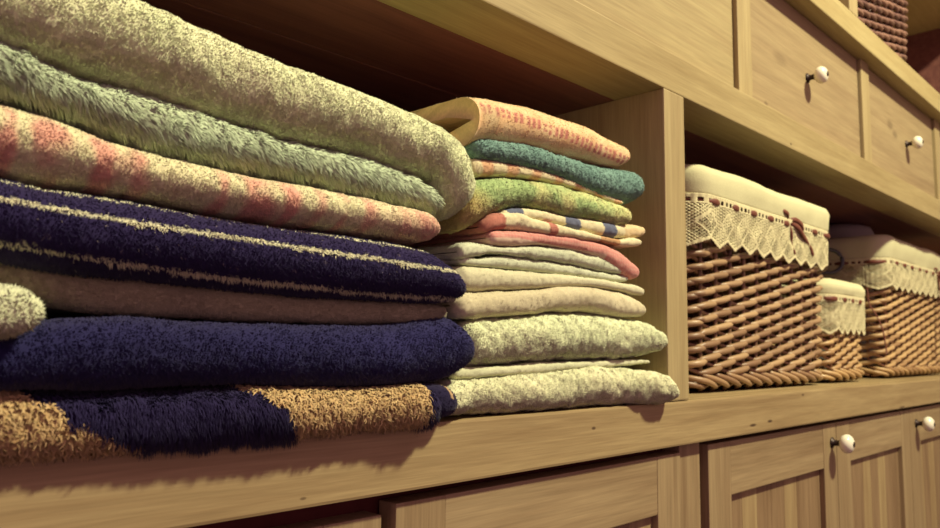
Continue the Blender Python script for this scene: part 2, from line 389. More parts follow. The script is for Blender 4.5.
# front outline of each towel: (x, bottom z, top z, front y)
TAB = {
 'T1': [(-0.0600, 1.1115, 1.1715, -0.0200), (0.0300, 1.1105, 1.1695, -0.0200), (0.0960, 1.1080, 1.1670, -0.0200), (0.1240, 1.1060, 1.1655, -0.0200), (0.1600, 1.1040, 1.1640, -0.0200), (0.2007, 1.1020, 1.1610, -0.0200), (0.2480, 1.0990, 1.1578, -0.0200), (0.3110, 1.0960, 1.1523, -0.0200), (0.3724, 1.0912, 1.1466, -0.0200), (0.4050, 1.0885, 1.1435, -0.0200), (0.4210, 1.0710, 1.1403, -0.0200), (0.4400, 1.0620, 1.1333, -0.0200), (0.4580, 1.0720, 1.1145, -0.0200)],
 'T2': [(-0.0600, 1.0855, 1.1164, -0.0120), (0.1000, 1.0855, 1.1164, -0.0120), (0.1286, 1.0827, 1.1086, -0.0118), (0.1658, 1.0743, 1.1072, -0.0115), (0.2078, 1.0717, 1.1055, -0.0112), (0.2561, 1.0700, 1.1023, -0.0110), (0.3206, 1.0701, 1.0995, -0.0108), (0.3826, 1.0680, 1.0950, -0.0105), (0.4050, 1.0675, 1.0870, -0.0100), (0.4140, 1.0712, 1.0805, -0.0100)],
 'T3': [(-0.0600, 1.0443, 1.0838, -0.0180), (0.1010, 1.0443, 1.0838, -0.0180), (0.1288, 1.0427, 1.0809, -0.0180), (0.1651, 1.0429, 1.0727, -0.0180), (0.2062, 1.0407, 1.0700, -0.0180), (0.2533, 1.0388, 1.0683, -0.0180), (0.3163, 1.0390, 1.0683, -0.0180), (0.3766, 1.0399, 1.0662, -0.0180), (0.3962, 1.0405, 1.0642, -0.0180), (0.4086, 1.0460, 1.0556, -0.0180)],
 'T4': [(-0.0600, 0.9998, 1.0432, -0.0240), (0.1023, 0.9998, 1.0432, -0.0240), (0.1295, 0.9976, 1.0416, -0.0240), (0.1649, 0.9955, 1.0418, -0.0240), (0.2052, 0.9943, 1.0396, -0.0240), (0.2514, 0.9930, 1.0377, -0.0240), (0.3131, 0.9919, 1.0379, -0.0240), (0.3578, 0.9921, 1.0372, -0.0240), (0.3977, 0.9918, 1.0345, -0.0240), (0.4171, 0.9935, 1.0245, -0.0240), (0.4403, 0.9997, 1.0093, -0.0240)],
 'T5': [(-0.0600, 0.9860, 1.0035, -0.0120), (0.1107, 0.9849, 1.0043, 0.0020), (0.1395, 0.9778, 1.0009, 0.0015), (0.1768, 0.9748, 0.9982, 0.0010), (0.2190, 0.9739, 0.9963, 0.0005), (0.2672, 0.9735, 0.9948, 0.0000), (0.3318, 0.9732, 0.9936, -0.0005), (0.3783, 0.9753, 0.9938, -0.0010), (0.4196, 0.9781, 0.9935, -0.0015), (0.4303, 0.9808, 0.9907, -0.0020)],
 'T5b': [(-0.0400, 0.9610, 0.9850, -0.0380), (0.1020, 0.9618, 0.9856, -0.0380), (0.1095, 0.9624, 0.9856, -0.0380), (0.1134, 0.9640, 0.9834, -0.0380), (0.1209, 0.9689, 0.9796, -0.0380)],
 'T6': [(-0.0600, 0.9364, 0.9629, -0.0220), (0.1077, 0.9364, 0.9629, -0.0220), (0.1345, 0.9356, 0.9696, -0.0218), (0.1696, 0.9350, 0.9730, -0.0216), (0.2098, 0.9344, 0.9726, -0.0213), (0.2559, 0.9324, 0.9728, -0.0211), (0.3177, 0.9299, 0.9733, -0.0209), (0.3624, 0.9300, 0.9746, -0.0207), (0.4023, 0.9319, 0.9812, -0.0204), (0.4218, 0.9345, 0.9834, -0.0202), (0.4509, 0.9486, 0.9647, -0.0200)],
 'T7': [(-0.0600, 0.9012, 0.9360, -0.0140), (0.1119, 0.9012, 0.9360, -0.0140), (0.1388, 0.9012, 0.9352, -0.0153), (0.1738, 0.9012, 0.9347, -0.0167), (0.2134, 0.9012, 0.9342, -0.0180), (0.2587, 0.9012, 0.9323, -0.0193), (0.3192, 0.9012, 0.9299, -0.0207), (0.3624, 0.9012, 0.9301, -0.0220), (0.3904, 0.9012, 0.9278, -0.0233), (0.4045, 0.9012, 0.9214, -0.0247), (0.4202, 0.9023, 0.9146, -0.0260)],
 'R1': [(0.4625, 1.1340, 1.1771, 0.0000), (0.4907, 1.1434, 1.1833, 0.0000), (0.5468, 1.1491, 1.1884, 0.0000), (0.5935, 1.1502, 1.1883, 0.0000), (0.6448, 1.1536, 1.1871, 0.0000), (0.6856, 1.1546, 1.1814, 0.0000), (0.7092, 1.1626, 1.1763, 0.0000)],
 'R2': [(0.4670, 1.1229, 1.1409, 0.0040), (0.4948, 1.1244, 1.1448, 0.0034), (0.5504, 1.1267, 1.1503, 0.0029), (0.5965, 1.1245, 1.1491, 0.0023), (0.6469, 1.1179, 1.1490, 0.0017), (0.6984, 1.1145, 1.1549, 0.0011), (0.7236, 1.1203, 1.1559, 0.0006), (0.7412, 1.1315, 1.1477, 0.0000)],
 'R3': [(0.4677, 1.1057, 1.1255, 0.0080), (0.5000, 1.1120, 1.1279, 0.0080), (0.5568, 1.1187, 1.1296, 0.0080), (0.6040, 1.1194, 1.1276, 0.0080), (0.6558, 1.1168, 1.1233, 0.0080), (0.6893, 1.1141, 1.1207, 0.0080), (0.7049, 1.1157, 1.1191, 0.0080)],
 'R4': [(0.4491, 1.0529, 1.0961, 0.0000), (0.4661, 1.0601, 1.1042, 0.0000), (0.4915, 1.0758, 1.1103, 0.0000), (0.5471, 1.0880, 1.1160, 0.0000), (0.5933, 1.0883, 1.1176, 0.0000), (0.6441, 1.0898, 1.1162, 0.0000), (0.6845, 1.0894, 1.1136, 0.0000), (0.7118, 1.0957, 1.1069, 0.0000)],
 'R5': [(0.5027, 1.0685, 1.0832, 0.0040), (0.5303, 1.0757, 1.0880, 0.0040), (0.5671, 1.0784, 1.0892, 0.0040), (0.5986, 1.0773, 1.0895, 0.0040), (0.6496, 1.0760, 1.0909, 0.0040), (0.7020, 1.0765, 1.0931, 0.0040), (0.7260, 1.0802, 1.0961, 0.0040), (0.7424, 1.0861, 1.0930, 0.0040)],
 'R5c': [(0.4764, 1.0542, 1.0719, 0.0000), (0.4917, 1.0604, 1.0785, 0.0000), (0.5186, 1.0645, 1.0831, 0.0000), (0.5472, 1.0659, 1.0793, 0.0000), (0.5932, 1.0673, 1.0763, 0.0000), (0.6437, 1.0677, 1.0750, 0.0000), (0.6840, 1.0666, 1.0742, 0.0000), (0.7152, 1.0698, 1.0787, 0.0000), (0.7294, 1.0730, 1.0776, 0.0000)],
 'R6': [(0.4837, 1.0480, 1.0605, 0.0020), (0.5211, 1.0501, 1.0649, 0.0020), (0.5646, 1.0555, 1.0681, 0.0020), (0.5959, 1.0557, 1.0687, 0.0020), (0.6465, 1.0524, 1.0682, 0.0020), (0.6867, 1.0409, 1.0649, 0.0020), (0.7138, 1.0331, 1.0542, 0.0020), (0.7298, 1.0373, 1.0463, 0.0020)],
 'R7': [(0.4490, 1.0309, 1.0463, 0.0040), (0.4712, 1.0363, 1.0487, 0.0043), (0.4971, 1.0406, 1.0487, 0.0046), (0.5532, 1.0421, 1.0536, 0.0049), (0.6000, 1.0413, 1.0564, 0.0051), (0.6513, 1.0384, 1.0542, 0.0054), (0.6847, 1.0378, 1.0508, 0.0057), (0.7064, 1.0391, 1.0457, 0.0060)],
 'R8': [(0.4532, 1.0280, 1.0367, 0.0080), (0.4752, 1.0281, 1.0361, 0.0080), (0.5010, 1.0293, 1.0403, 0.0080), (0.5571, 1.0291, 1.0426, 0.0080), (0.6038, 1.0297, 1.0418, 0.0080), (0.6549, 1.0293, 1.0388, 0.0080), (0.6880, 1.0284, 1.0381, 0.0080), (0.7113, 1.0319, 1.0374, 0.0080)],
 'R9': [(0.4494, 1.0053, 1.0274, 0.0040), (0.4712, 1.0066, 1.0284, 0.0040), (0.4967, 1.0090, 1.0287, 0.0040), (0.5522, 1.0143, 1.0295, 0.0040), (0.5984, 1.0191, 1.0301, 0.0040), (0.6490, 1.0214, 1.0297, 0.0040), (0.6893, 1.0207, 1.0283, 0.0040), (0.7166, 1.0179, 1.0279, 0.0040), (0.7397, 1.0177, 1.0245, 0.0040)],
 'R10': [(0.4415, 0.9812, 1.0045, -0.0020), (0.4656, 0.9812, 1.0060, -0.0018), (0.4909, 0.9837, 1.0084, -0.0015), (0.5459, 0.9884, 1.0136, -0.0013), (0.5917, 0.9940, 1.0195, -0.0010), (0.6420, 0.9950, 1.0218, -0.0008), (0.6821, 0.9913, 1.0201, -0.0005), (0.7134, 0.9924, 1.0154, -0.0003), (0.7368, 0.9952, 1.0063, 0.0000)],
 'R11': [(0.4500, 0.9405, 0.9805, -0.0040), (0.4634, 0.9414, 0.9819, -0.0043), (0.4879, 0.9428, 0.9844, -0.0045), (0.5417, 0.9459, 0.9891, -0.0047), (0.5862, 0.9466, 0.9937, -0.0050), (0.6351, 0.9473, 0.9947, -0.0053), (0.6889, 0.9482, 0.9915, -0.0055), (0.7318, 0.9524, 0.9886, -0.0057), (0.7689, 0.9602, 0.9749, -0.0060)],
 'R12': [(0.4428, 0.9315, 0.9431, 0.0040), (0.4724, 0.9325, 0.9428, 0.0040), (0.4976, 0.9337, 0.9425, 0.0040), (0.5525, 0.9345, 0.9457, 0.0040), (0.5981, 0.9376, 0.9463, 0.0040), (0.6481, 0.9389, 0.9471, 0.0040), (0.7033, 0.9404, 0.9479, 0.0040), (0.7310, 0.9423, 0.9478, 0.0040), (0.7472, 0.9433, 0.9467, 0.0040)],
 'R13': [(0.4180, 0.9045, 0.9290, -0.0180), (0.4633, 0.9018, 0.9347, -0.0050), (0.4879, 0.9018, 0.9360, -0.0050), (0.5415, 0.9018, 0.9377, -0.0050), (0.5861, 0.9018, 0.9409, -0.0050), (0.6349, 0.9018, 0.9413, -0.0050), (0.6887, 0.9022, 0.9397, -0.0090), (0.7142, 0.9018, 0.9358, -0.0150), (0.7486, 0.9018, 0.9307, -0.0210), (0.7687, 0.9041, 0.9189, -0.0210)],
}

# ------------------------------------------------------------------ towels
M_tow = attr_mat('cotton_pile', 1.0, sheen=.1, trans=.15)
M_flat = attr_mat('woven_cotton', 1.0, sheen=.1, bump=.3)

def interp_smooth(xs, X, Y):
    """monotone-ish cubic through the table"""
    X = np.asarray(X); Y = np.asarray(Y)
    d = np.diff(Y)/np.diff(X)
    m = np.zeros(len(X)); m[1:-1] = np.where(d[:-1]*d[1:] > 0, 2*d[:-1]*d[1:]/(d[:-1]+d[1:]+1e-12), 0)
    m[0] = d[0]; m[-1] = d[-1]
    i = np.clip(np.searchsorted(X, xs)-1, 0, len(X)-2)
    h = X[i+1]-X[i]; t = (xs-X[i])/h
    return ((1+2*t)*(1-t)**2*Y[i]+t*(1-t)**2*h*m[i]+t*t*(3-2*t)*Y[i+1]+t*t*(t-1)*h*m[i+1])

def fold_surface(rows, depth, step=.0022, rl=None, rr=None, e=2.3, ryk=.62, lump=(.0012, .03), fine=(.0004, .004), inset=.001, seed=0, nf=34, zmin=None, rycap=.03):
    X, B, T, Yf = [np.array(c, float) for c in zip(*rows)]
    x0, x1 = X[0], X[-1]
    h1 = (T[-2]-B[-2])/2; h0 = (T[1]-B[1])/2
    rr = rr or max(.006, h1*1.0); rl = rl or max(.006, h0*1.0)
    mid = np.arange(x0+rl, x1-rr, step)
    pa = np.linspace(0, math.pi/2, 12, endpoint=False)
    xl = x0+rl*(1-np.cos(pa)); kl = np.sin(pa)
    xr = x1-rr*(1-np.cos(pa)); kr = np.sin(pa)
    xs = np.concatenate([xl, mid, xr[::-1]]); k = np.concatenate([kl, np.ones(len(mid)), kr[::-1]])
    rrad = np.concatenate([np.full(len(xl), rl), np.zeros(len(mid)), np.full(len(xr), rr)])
    zb = interp_smooth(xs, X, B)+inset*.7; zt = interp_smooth(xs, X, T)-inset*.7; yf = interp_smooth(xs, X, Yf)+inset
    zc = (zb+zt)/2; h = np.maximum((zt-zb)/2, .001)
    kk = np.maximum(k, .02)**.75
    h = h*kk; yf = yf+(1-k)*rrad*.9
    ry = np.minimum(h*2*ryk, rycap)
    yb = yf*0+(Yf.mean()+depth)-(1-k)*rrad*.9
    # bottom back->front
    f = np.linspace(0, 1, 22)**1.8
    a = np.linspace(-math.pi/2, math.pi/2, nf)
    cols_y = []; cols_z = []; S = []
    for t in f[::-1]:
        cols_y.append(yf+ry+(yb-ry-yf-ry)*t); cols_z.append(zc-h); S.append(-1-t)
    for an in a[1:-1]:
        cols_y.append(yf+ry-ry*abs(math.cos(an))**(2/e)); cols_z.append(zc+h*math.copysign(abs(math.sin(an))**(2/e), an)); S.append(math.sin(an))
    for t in f:
        cols_y.append(yf+ry+(yb-ry-yf-ry)*t); cols_z.append(zc+h); S.append(1+t)
    for an in np.linspace(math.pi/2, -math.pi/2, 9)[1:-1]:
        cols_y.append(yb-ry+ry*math.cos(an)); cols_z.append(zc+h*math.sin(an)); S.append(3)
    Yc = np.array(cols_y).T; Zc = np.array(cols_z).T; n, m = Yc.shape
    Xc = np.repeat(xs[:, None], m, 1)
    P = np.stack([Xc, Yc, Zc], -1)
    def normals(P):
        du = np.gradient(P, axis=0); dv = np.roll(P, -1, 1)-np.roll(P, 1, 1)
        N = np.cross(dv, du); return N/(np.linalg.norm(N, axis=2)[..., None]+1e-12)
    N = normals(P)
    c = P.mean((0, 1))
    if (N[n//2, 22+nf//2, 1]) > 0: N = -N
    q = P.reshape(-1, 3)
    d = lump[0]*noise(q*[.6, 1, 1], lump[1], seed)+lump[0]*.6*noise(q, lump[1]*.45, seed+5)+fine[0]*noise(q, fine[1], seed+9)
    kw = np.repeat(np.minimum(1, k*1.5)[:, None], m, 1).reshape(-1)
    P = (q+N.reshape(-1, 3)*(d*kw)[:, None]).reshape(n, m, 3)
    if zmin is not None: P[..., 2] = np.maximum(P[..., 2], zmin)
    N2 = normals(P)
    flip = N2[n//2, 22+nf//2, 1] > 0
    if flip: N2 = -N2
    S = np.repeat(np.array(S)[None, :], n, 0)
    return P, N2, S, flip

def grid_faces(n, m):
    i = np.arange(n-1)[:, None]; j = np.arange(m)[None, :]; j2 = (j+1) % m
    F = np.stack([i*m+j, i*m+j2, (i+1)*m+j2, (i+1)*m+j], -1).reshape(-1, 4)
    return F

def tufts(P, N, S, count, L, w, rng, lean=(0, 0, 0), clump=(.004, .6), rand=.35, droop=.0, segs=2, curl=0, back=.06, xmin=.05, colf=None, maskf=None, tip=.35, lenvar=.3, tvar=.12):
    n, m, _ = P.shape
    Pn = np.roll(P, -1, 1)
    a = P[:-1]; b = Pn[:-1]; c = P[1:]; d = Pn[1:]
    cen = (a+b+c+d)/4
    area = np.linalg.norm(np.cross(c-a, b-a), axis=2)
    yfr = P[:, :, 1].min()
    ok = (S[:-1] < 2.9) & (cen[..., 0] > xmin)
    xend = P[-1, 0, 0]
    frontal = (cen[..., 1] < yfr+back) | ((cen[..., 0] > xend-.02) & (cen[..., 1] < yfr+.16)) | ((cen[..., 0] < P[0, 0, 0]+.02) & (cen[..., 1] < yfr+.10))
    fw = np.where((S[:-1] < -1.0) & (cen[..., 1] > yfr+.03), 0, 1)
    wgt = area*ok*frontal*fw
    if maskf is not None: wgt = wgt*maskf(cen, S[:-1])
    p = (wgt/wgt.sum()).ravel()
    idx = rng.choice(len(p), count, p=p)
    ii, jj = np.unravel_index(idx, wgt.shape)
    u = rng.random(count)[:, None]; v = rng.random(count)[:, None]
    pos = (1-u)*(1-v)*a[ii, jj]+(1-u)*v*b[ii, jj]+u*(1-v)*c[ii, jj]+u*v*d[ii, jj]
    nor = N[ii, jj]
    cs, ca = clump
    nz = np.stack([noise(pos, cs, 11), noise(pos, cs, 12), noise(pos, cs, 13)], -1)
    D = nor+np.array(lean)+nz*ca+rng.normal(0, rand, (count, 3))
    D -= np.minimum(0, (D*nor).sum(1)-.25)[:, None]*nor
    D /= np.linalg.norm(D, axis=1)[:, None]
    ln = L*(1+lenvar*rng.uniform(-1, 1, count)+.3*noise(pos, cs*1.3, 17))
    t1 = np.cross(D, rng.normal(0, 1, (count, 3))); t1 /= np.linalg.norm(t1, axis=1)[:, None]+1e-9
    t2 = np.cross(D, t1)
    V = []; K = 3
    ang = np.arange(K)*2*np.pi/K
    ph = rng.random(count)*6.28
    pos = pos-nor*.0004
    for s in range(segs):
        f = s/segs
        cpos = pos+D*(ln*f)[:, None]+np.array([0, 0, -1.0])*(droop*ln*f*f)[:, None]
        if curl: cpos = cpos+t1*(curl*np.sin(ph+f*7)*f)[:, None]+t2*(curl*np.cos(ph+f*7)*f)[:, None]
        ww = w*(1-(1-tip)*f*.6)
        for q in range(K):
            V.append(cpos+ww/2*(math.cos(ang[q])*t1+math.sin(ang[q])*t2))
    cpos = pos+D*ln[:, None]+np.array([0, 0, -1.0])*(droop*ln)[:, None]
    if curl: cpos = cpos+t1*(curl*np.sin(ph+7))[:, None]+t2*(curl*np.cos(ph+7))[:, None]
    V.append(cpos)
    k = len(V); V = np.stack(V, 1).reshape(-1, 3)
    base = np.arange(count)[:, None]*k
    F4 = []; F3 = []
    for s in range(segs-1):
        for q in range(K):
            q2 = (q+1) % K
            F4.append(base+np.array([[s*K+q, s*K+q2, (s+1)*K+q2, (s+1)*K+q]]))
    for q in range(K):
        F3.append(base+np.array([[(segs-1)*K+q, (segs-1)*K+(q+1) % K, k-1]]))
    F4 = np.concatenate(F4) if F4 else np.zeros((0, 4), int)
    F3 = np.concatenate(F3)
    Ctuft = colf(pos, S[ii, jj], rng)
    Ctuft = Ctuft*(1+tvar*rng.uniform(-1, 1, count))[:, None]
    C = np.repeat(Ctuft, k, 0)
    dirn = .22*D+.9*nor
    dirn /= np.linalg.norm(dirn, axis=1)[:, None]
    NV = np.repeat(dirn, k, 0)+np.repeat(rng.normal(0, .10, (count, 3)), k, 0)
    return V, F4, F3, C, NV

def set_normals(me, NV):
    NV = NV/(np.linalg.norm(NV, axis=1)[:, None]+1e-9)
    me.normals_split_custom_set_from_vertices(NV.astype(np.float32).tolist())

def make_fold(name, rows, mat, parent, colf, depth=.27, seed=1, pile=None, label=None, extra=None, **kw):
    rng = np.random.default_rng(seed)
    L = pile['L'] if pile else 0
    P, N, S, flip = fold_surface(rows, depth, inset=L*.55, seed=seed, **kw)
    n, m, _ = P.shape
    V = P.reshape(-1, 3); F4 = grid_faces(n, m); C = colf(V, S.reshape(-1), rng)
    if flip: F4 = F4[:, ::-1]
    Vs, F4s, F3s, Cs, Ns = [V], [F4], [], [C*(.9 if pile else 1)], [N.reshape(-1, 3)]
    off = len(V)
    piles = ([pile] if pile else [])+(extra or [])
    for pl in piles:
        pl = dict(pl); cf = pl.pop('colf', colf)
        v, f4, f3, c, nv = tufts(P, N, S, rng=rng, colf=cf, **pl)
        if 'zmin' in kw:                       # pile rests on the ledge, and hangs only in front of it
            over = (v[:, 1] > -.003) & (v[:, 2] < .9003); v[over, 2] = .9003
        Ns.append(nv); Vs.append(v); F4s.append(f4+off); F3s.append(f3+off); Cs.append(c); off += len(v)
    me = mesh_np(name, np.concatenate(Vs), np.concatenate(F4s), np.concatenate(F3s) if F3s else None, np.concatenate(Cs))
    o = link(name, me, mat, parent, True)
    set_normals(me, np.concatenate(Ns))
    if label: o['label'] = label
    return o

def lin(c): return np.array(s2l(c))
def solid(c, v=.0, scale=.02, c2=None):
    a = lin(c); b = lin(c2) if c2 else None
    def f(P, S, rng):
        r = np.repeat(a[None], len(P), 0)
        if b is not None:
            t = np.clip(.5+.9*noise(P, scale, 31), 0, 1)[:, None]
            r = r*(1-t)+b*t
        return r
    return f

# ---- the towels, one object each -------------------------------------------
FR = -.03
def fleece(c1, c2):
    return solid(c1, c2=c2, scale=.03)

def line_z(L):
    X = [p[0] for p in L]; Z = [p[1] for p in L]
    return lambda x: np.interp(x, X, Z)

def T(key, label, colf, pile, **kw):
    o = make_fold('folded_towel', TAB[key], M_tow, None, colf, pile=pile, **kw)
    return tag(o, label, 'towel', kw_group(key))
def kw_group(key):
    return 'folded towels in the left stack' if key[0] == 'T' else 'folded towels in the right stack'

T('T1', 'thick pale cream-yellow fleece towel on top of the left stack', fleece((248, 250, 204), (238, 244, 196)),
  dict(count=110000, L=.0016, w=.0008, clump=(.0036, .5), rand=.22, droop=.25, back=.10), seed=3,
  lump=(.0030, .05), fine=(.0010, .0042), depth=.26, rr=.028, ryk=.85, rycap=.045, e=2.2)
T('T2', 'grey-green long-haired towel, second from the top of the left stack', fleece((216, 230, 192), (206, 222, 186)),
  dict(count=36000, L=.0052, w=.0009, lean=(.8, 0, -.25), clump=(.0045, .9), rand=.22, droop=.5, back=.03), seed=4,
  lump=(.0022, .04), fine=(.0010, .005), depth=.25, ryk=.8)

def pinkpat(P, S, rng):
    x, z = P[:, 0], P[:, 2]
    cream = lin((242, 236, 190)); pink = lin((240, 182, 160))
    q = np.stack([x, x*0, z*1.0], -1)
    v = noise(q*[1, 1, 1.0], .017, 41)+.5*np.sin(x*2*np.pi/.024+2.2*noise(q, .02, 42))+.25*noise(q, .006, 43)
    t = np.clip((v+.1)*1.3, 0, 1)
    t = t*np.where(x > .33, .9, 1)+np.clip((x-.33)*10, 0, .75)*(t < .5)
    t = t*np.clip((1.1-S)*1.6, .25, 1)
    t = np.clip(t, 0, 1)[:, None]
    return cream*(1-t)+pink*t
T('T3', 'cream towel with blotchy salmon-pink pattern under the grey-green one', pinkpat,
  dict(count=40000, L=.0015, w=.0009, clump=(.0030, .5), rand=.3, droop=.2, back=.03), seed=5,
  lump=(.0012, .035), fine=(.0006, .004), depth=.26, ryk=.85, e=2.1)

st1 = line_z([(-.06, 1.040), (.0989, 1.0294), (.1255, 1.0274), (.1497, 1.0261), (.2243, 1.0234), (.3391, 1.0202), (.43, 1.0172)])
st2 = line_z([(-.06, 1.016), (.1005, 1.0080), (.1461, 1.0042), (.2255, .9999), (.331, .9970), (.43, .9975)])
st3 = line_z([(-.06, 1.043), (.1, 1.0395), (.2, 1.0365), (.3, 1.0345), (.385, 1.0325), (.43, 1.030)])
def navystripe(P, S, rng):
    x, z = P[:, 0], P[:, 2]
    navy = lin((50, 42, 82)); cr = lin((232, 230, 192))
    j = .0005*rng.normal(0, 1, len(x))
    front = (S > -1.1) & (S < 1.03)
    s = (np.abs(z-st1(x)+j) < .0009) | (np.abs(z-st2(x)+j) < .0006) | (np.abs(z-st3(x)+j) < .0005)
    s = s & front
    r = np.repeat(navy[None], len(x), 0)
    spk = rng.random(len(x)) < .006
    r[spk] = lin((130, 120, 130))
    r[s] = cr
    return r
def stripemask(cen, S):
    x, z = cen[..., 0], cen[..., 2]
    return (((np.abs(z-st1(x)) < .0008) | (np.abs(z-st2(x)) < .0005)) & (S < 1.02) & (S > -1.05)).astype(float)
T('T4', 'navy blue terry towel with thin cream stripes in the left stack', navystripe,
  dict(count=36000, L=.0020, w=.0009, clump=(.0022, .6), rand=.35, droop=.3, back=.03), seed=6,
  lump=(.0010, .04), fine=(.0003, .003), depth=.27, e=2.0, rr=.026,
  extra=[dict(count=2600, L=.0026, w=.0010, clump=(.003, .9), rand=.5, droop=.5, back=.03, maskf=stripemask, tvar=.15,
              colf=solid((236, 232, 194)))])
T('T5', 'flat dull taupe velour towel squeezed between two navy towels', fleece((180, 172, 138), (168, 160, 130)),
  dict(count=22000, L=.0018, w=.0008, clump=(.003, .4), rand=.25, back=.02), seed=8,
  lump=(.0010, .05), fine=(.0003, .003), depth=.24, ryk=.5)
T('T5b', 'rolled pale green terry cloth poking out at the left end between the towels', fleece((230, 232, 194), (222, 226, 188)),
  dict(count=8000, L=.0030, w=.0013, clump=(.002, .5), rand=.3, back=.06), seed=9,
  lump=(.0006, .02), fine=(.0003, .003), depth=.10, rr=.006, e=3.2)
T('T6', 'plain dark blue terry towel lying on the shaggy mat', solid((48, 46, 92), c2=(44, 42, 82), scale=.05),
  dict(count=30000, L=.0022, w=.0010, clump=(.0026, .6), rand=.3, droop=.2, back=.03), seed=10,
  lump=(.0016, .05), fine=(.0005, .004), depth=.27, rr=.022)

def isbrown(x, z):
    # slanting brown shapes on the front of the mat
    zt, zb = .934, .901
    f = np.clip((zt-z)/(zt-zb), -.2, 1.2)
    edge = .004*noise(np.stack([x, x*0, z], -1), .008, 77)
    left = x+edge < np.interp(f, [-.2, 0, .35, .7, 1, 1.2], [.112, .118, .142, .160, .196, .22])
    a = np.interp(f, [-.2, 0, .3, 1, 1.2], [.22, .235, .262, .292, .30])
    right = (x+edge > a) & (x-edge*.5 < .393)
    return left | right
def matcol(P, S, rng):
    navy = lin((46, 40, 76)); br = lin((218, 190, 138)); b2 = lin((192, 158, 110))
    b = isbrown(P[:, 0], P[:, 2]) & (S < 1.01) & (S > -1.2)
    r = np.repeat(navy[None], len(P), 0)
    t = rng.random(len(P))[:, None]
    return np.where(b[:, None], br*t+b2*(1-t), r)
def brmask(cen, S):
    return (isbrown(cen[..., 0].ravel(), cen[..., 2].ravel()).reshape(cen.shape[:2]) & (S < 1.01) & (S > -1.15)).astype(float)
def nvmask(cen, S):
    return 1-brmask(cen, S)
mat_rows = [r for r in TAB['T7'] if r[0] < .378]+[(.3920, .9028, .9300, -.024), (.4030, .9035, .9265, -.024)]
bm_ = make_fold('folded_bath_mat', mat_rows, M_tow, None, matcol, depth=.27, seed=12,
    lump=(.0014, .03), fine=(.0006, .004), rr=.009, zmin=.9006,
    pile=dict(count=36000, L=.0052, w=.0009, clump=(.004, .7), rand=.3, droop=.9, segs=3, back=.03, maskf=nvmask, tip=.5),
    extra=[dict(count=15000, L=.0052, w=.0013, clump=(.003, .9), rand=.75, droop=.45, segs=5, curl=.0014, back=.04, maskf=brmask, tip=.9, tvar=.2)])
tag(bm_, 'shaggy navy bath mat with curly brown patches at the bottom of the left stack', 'bath mat')
hem = make_fold('hem', [(.388, .9040, .9330, -.008), (.404, .9030, .9310, -.019), (.416, .9040, .9290, -.022), (.4270, .9090, .9210, -.021)], M_flat, bm_,
    lambda P, S, rng: np.where(((np.abs(P[:, 0]-.415-.15*(P[:, 2]-.915)) < .0016) & (P[:, 2] > .9195))[:, None], lin((190, 160, 120)), lin((38, 33, 62))),
    pile=dict(count=5000, L=.0012, w=.0009, clump=(.003, .4), rand=.3, back=.04), depth=.26, seed=13, lump=(.0006, .02), fine=(.0002, .003), rr=.010, rl=.004)
tag(hem, 'smooth navy bound edge of the mat')

# ---- right stack
short = dict(count=9000, L=.0014, w=.0010, clump=(.003, .6), rand=.35, back=.03)
def S_(**k):
    d = dict(short); d.update(k); return d

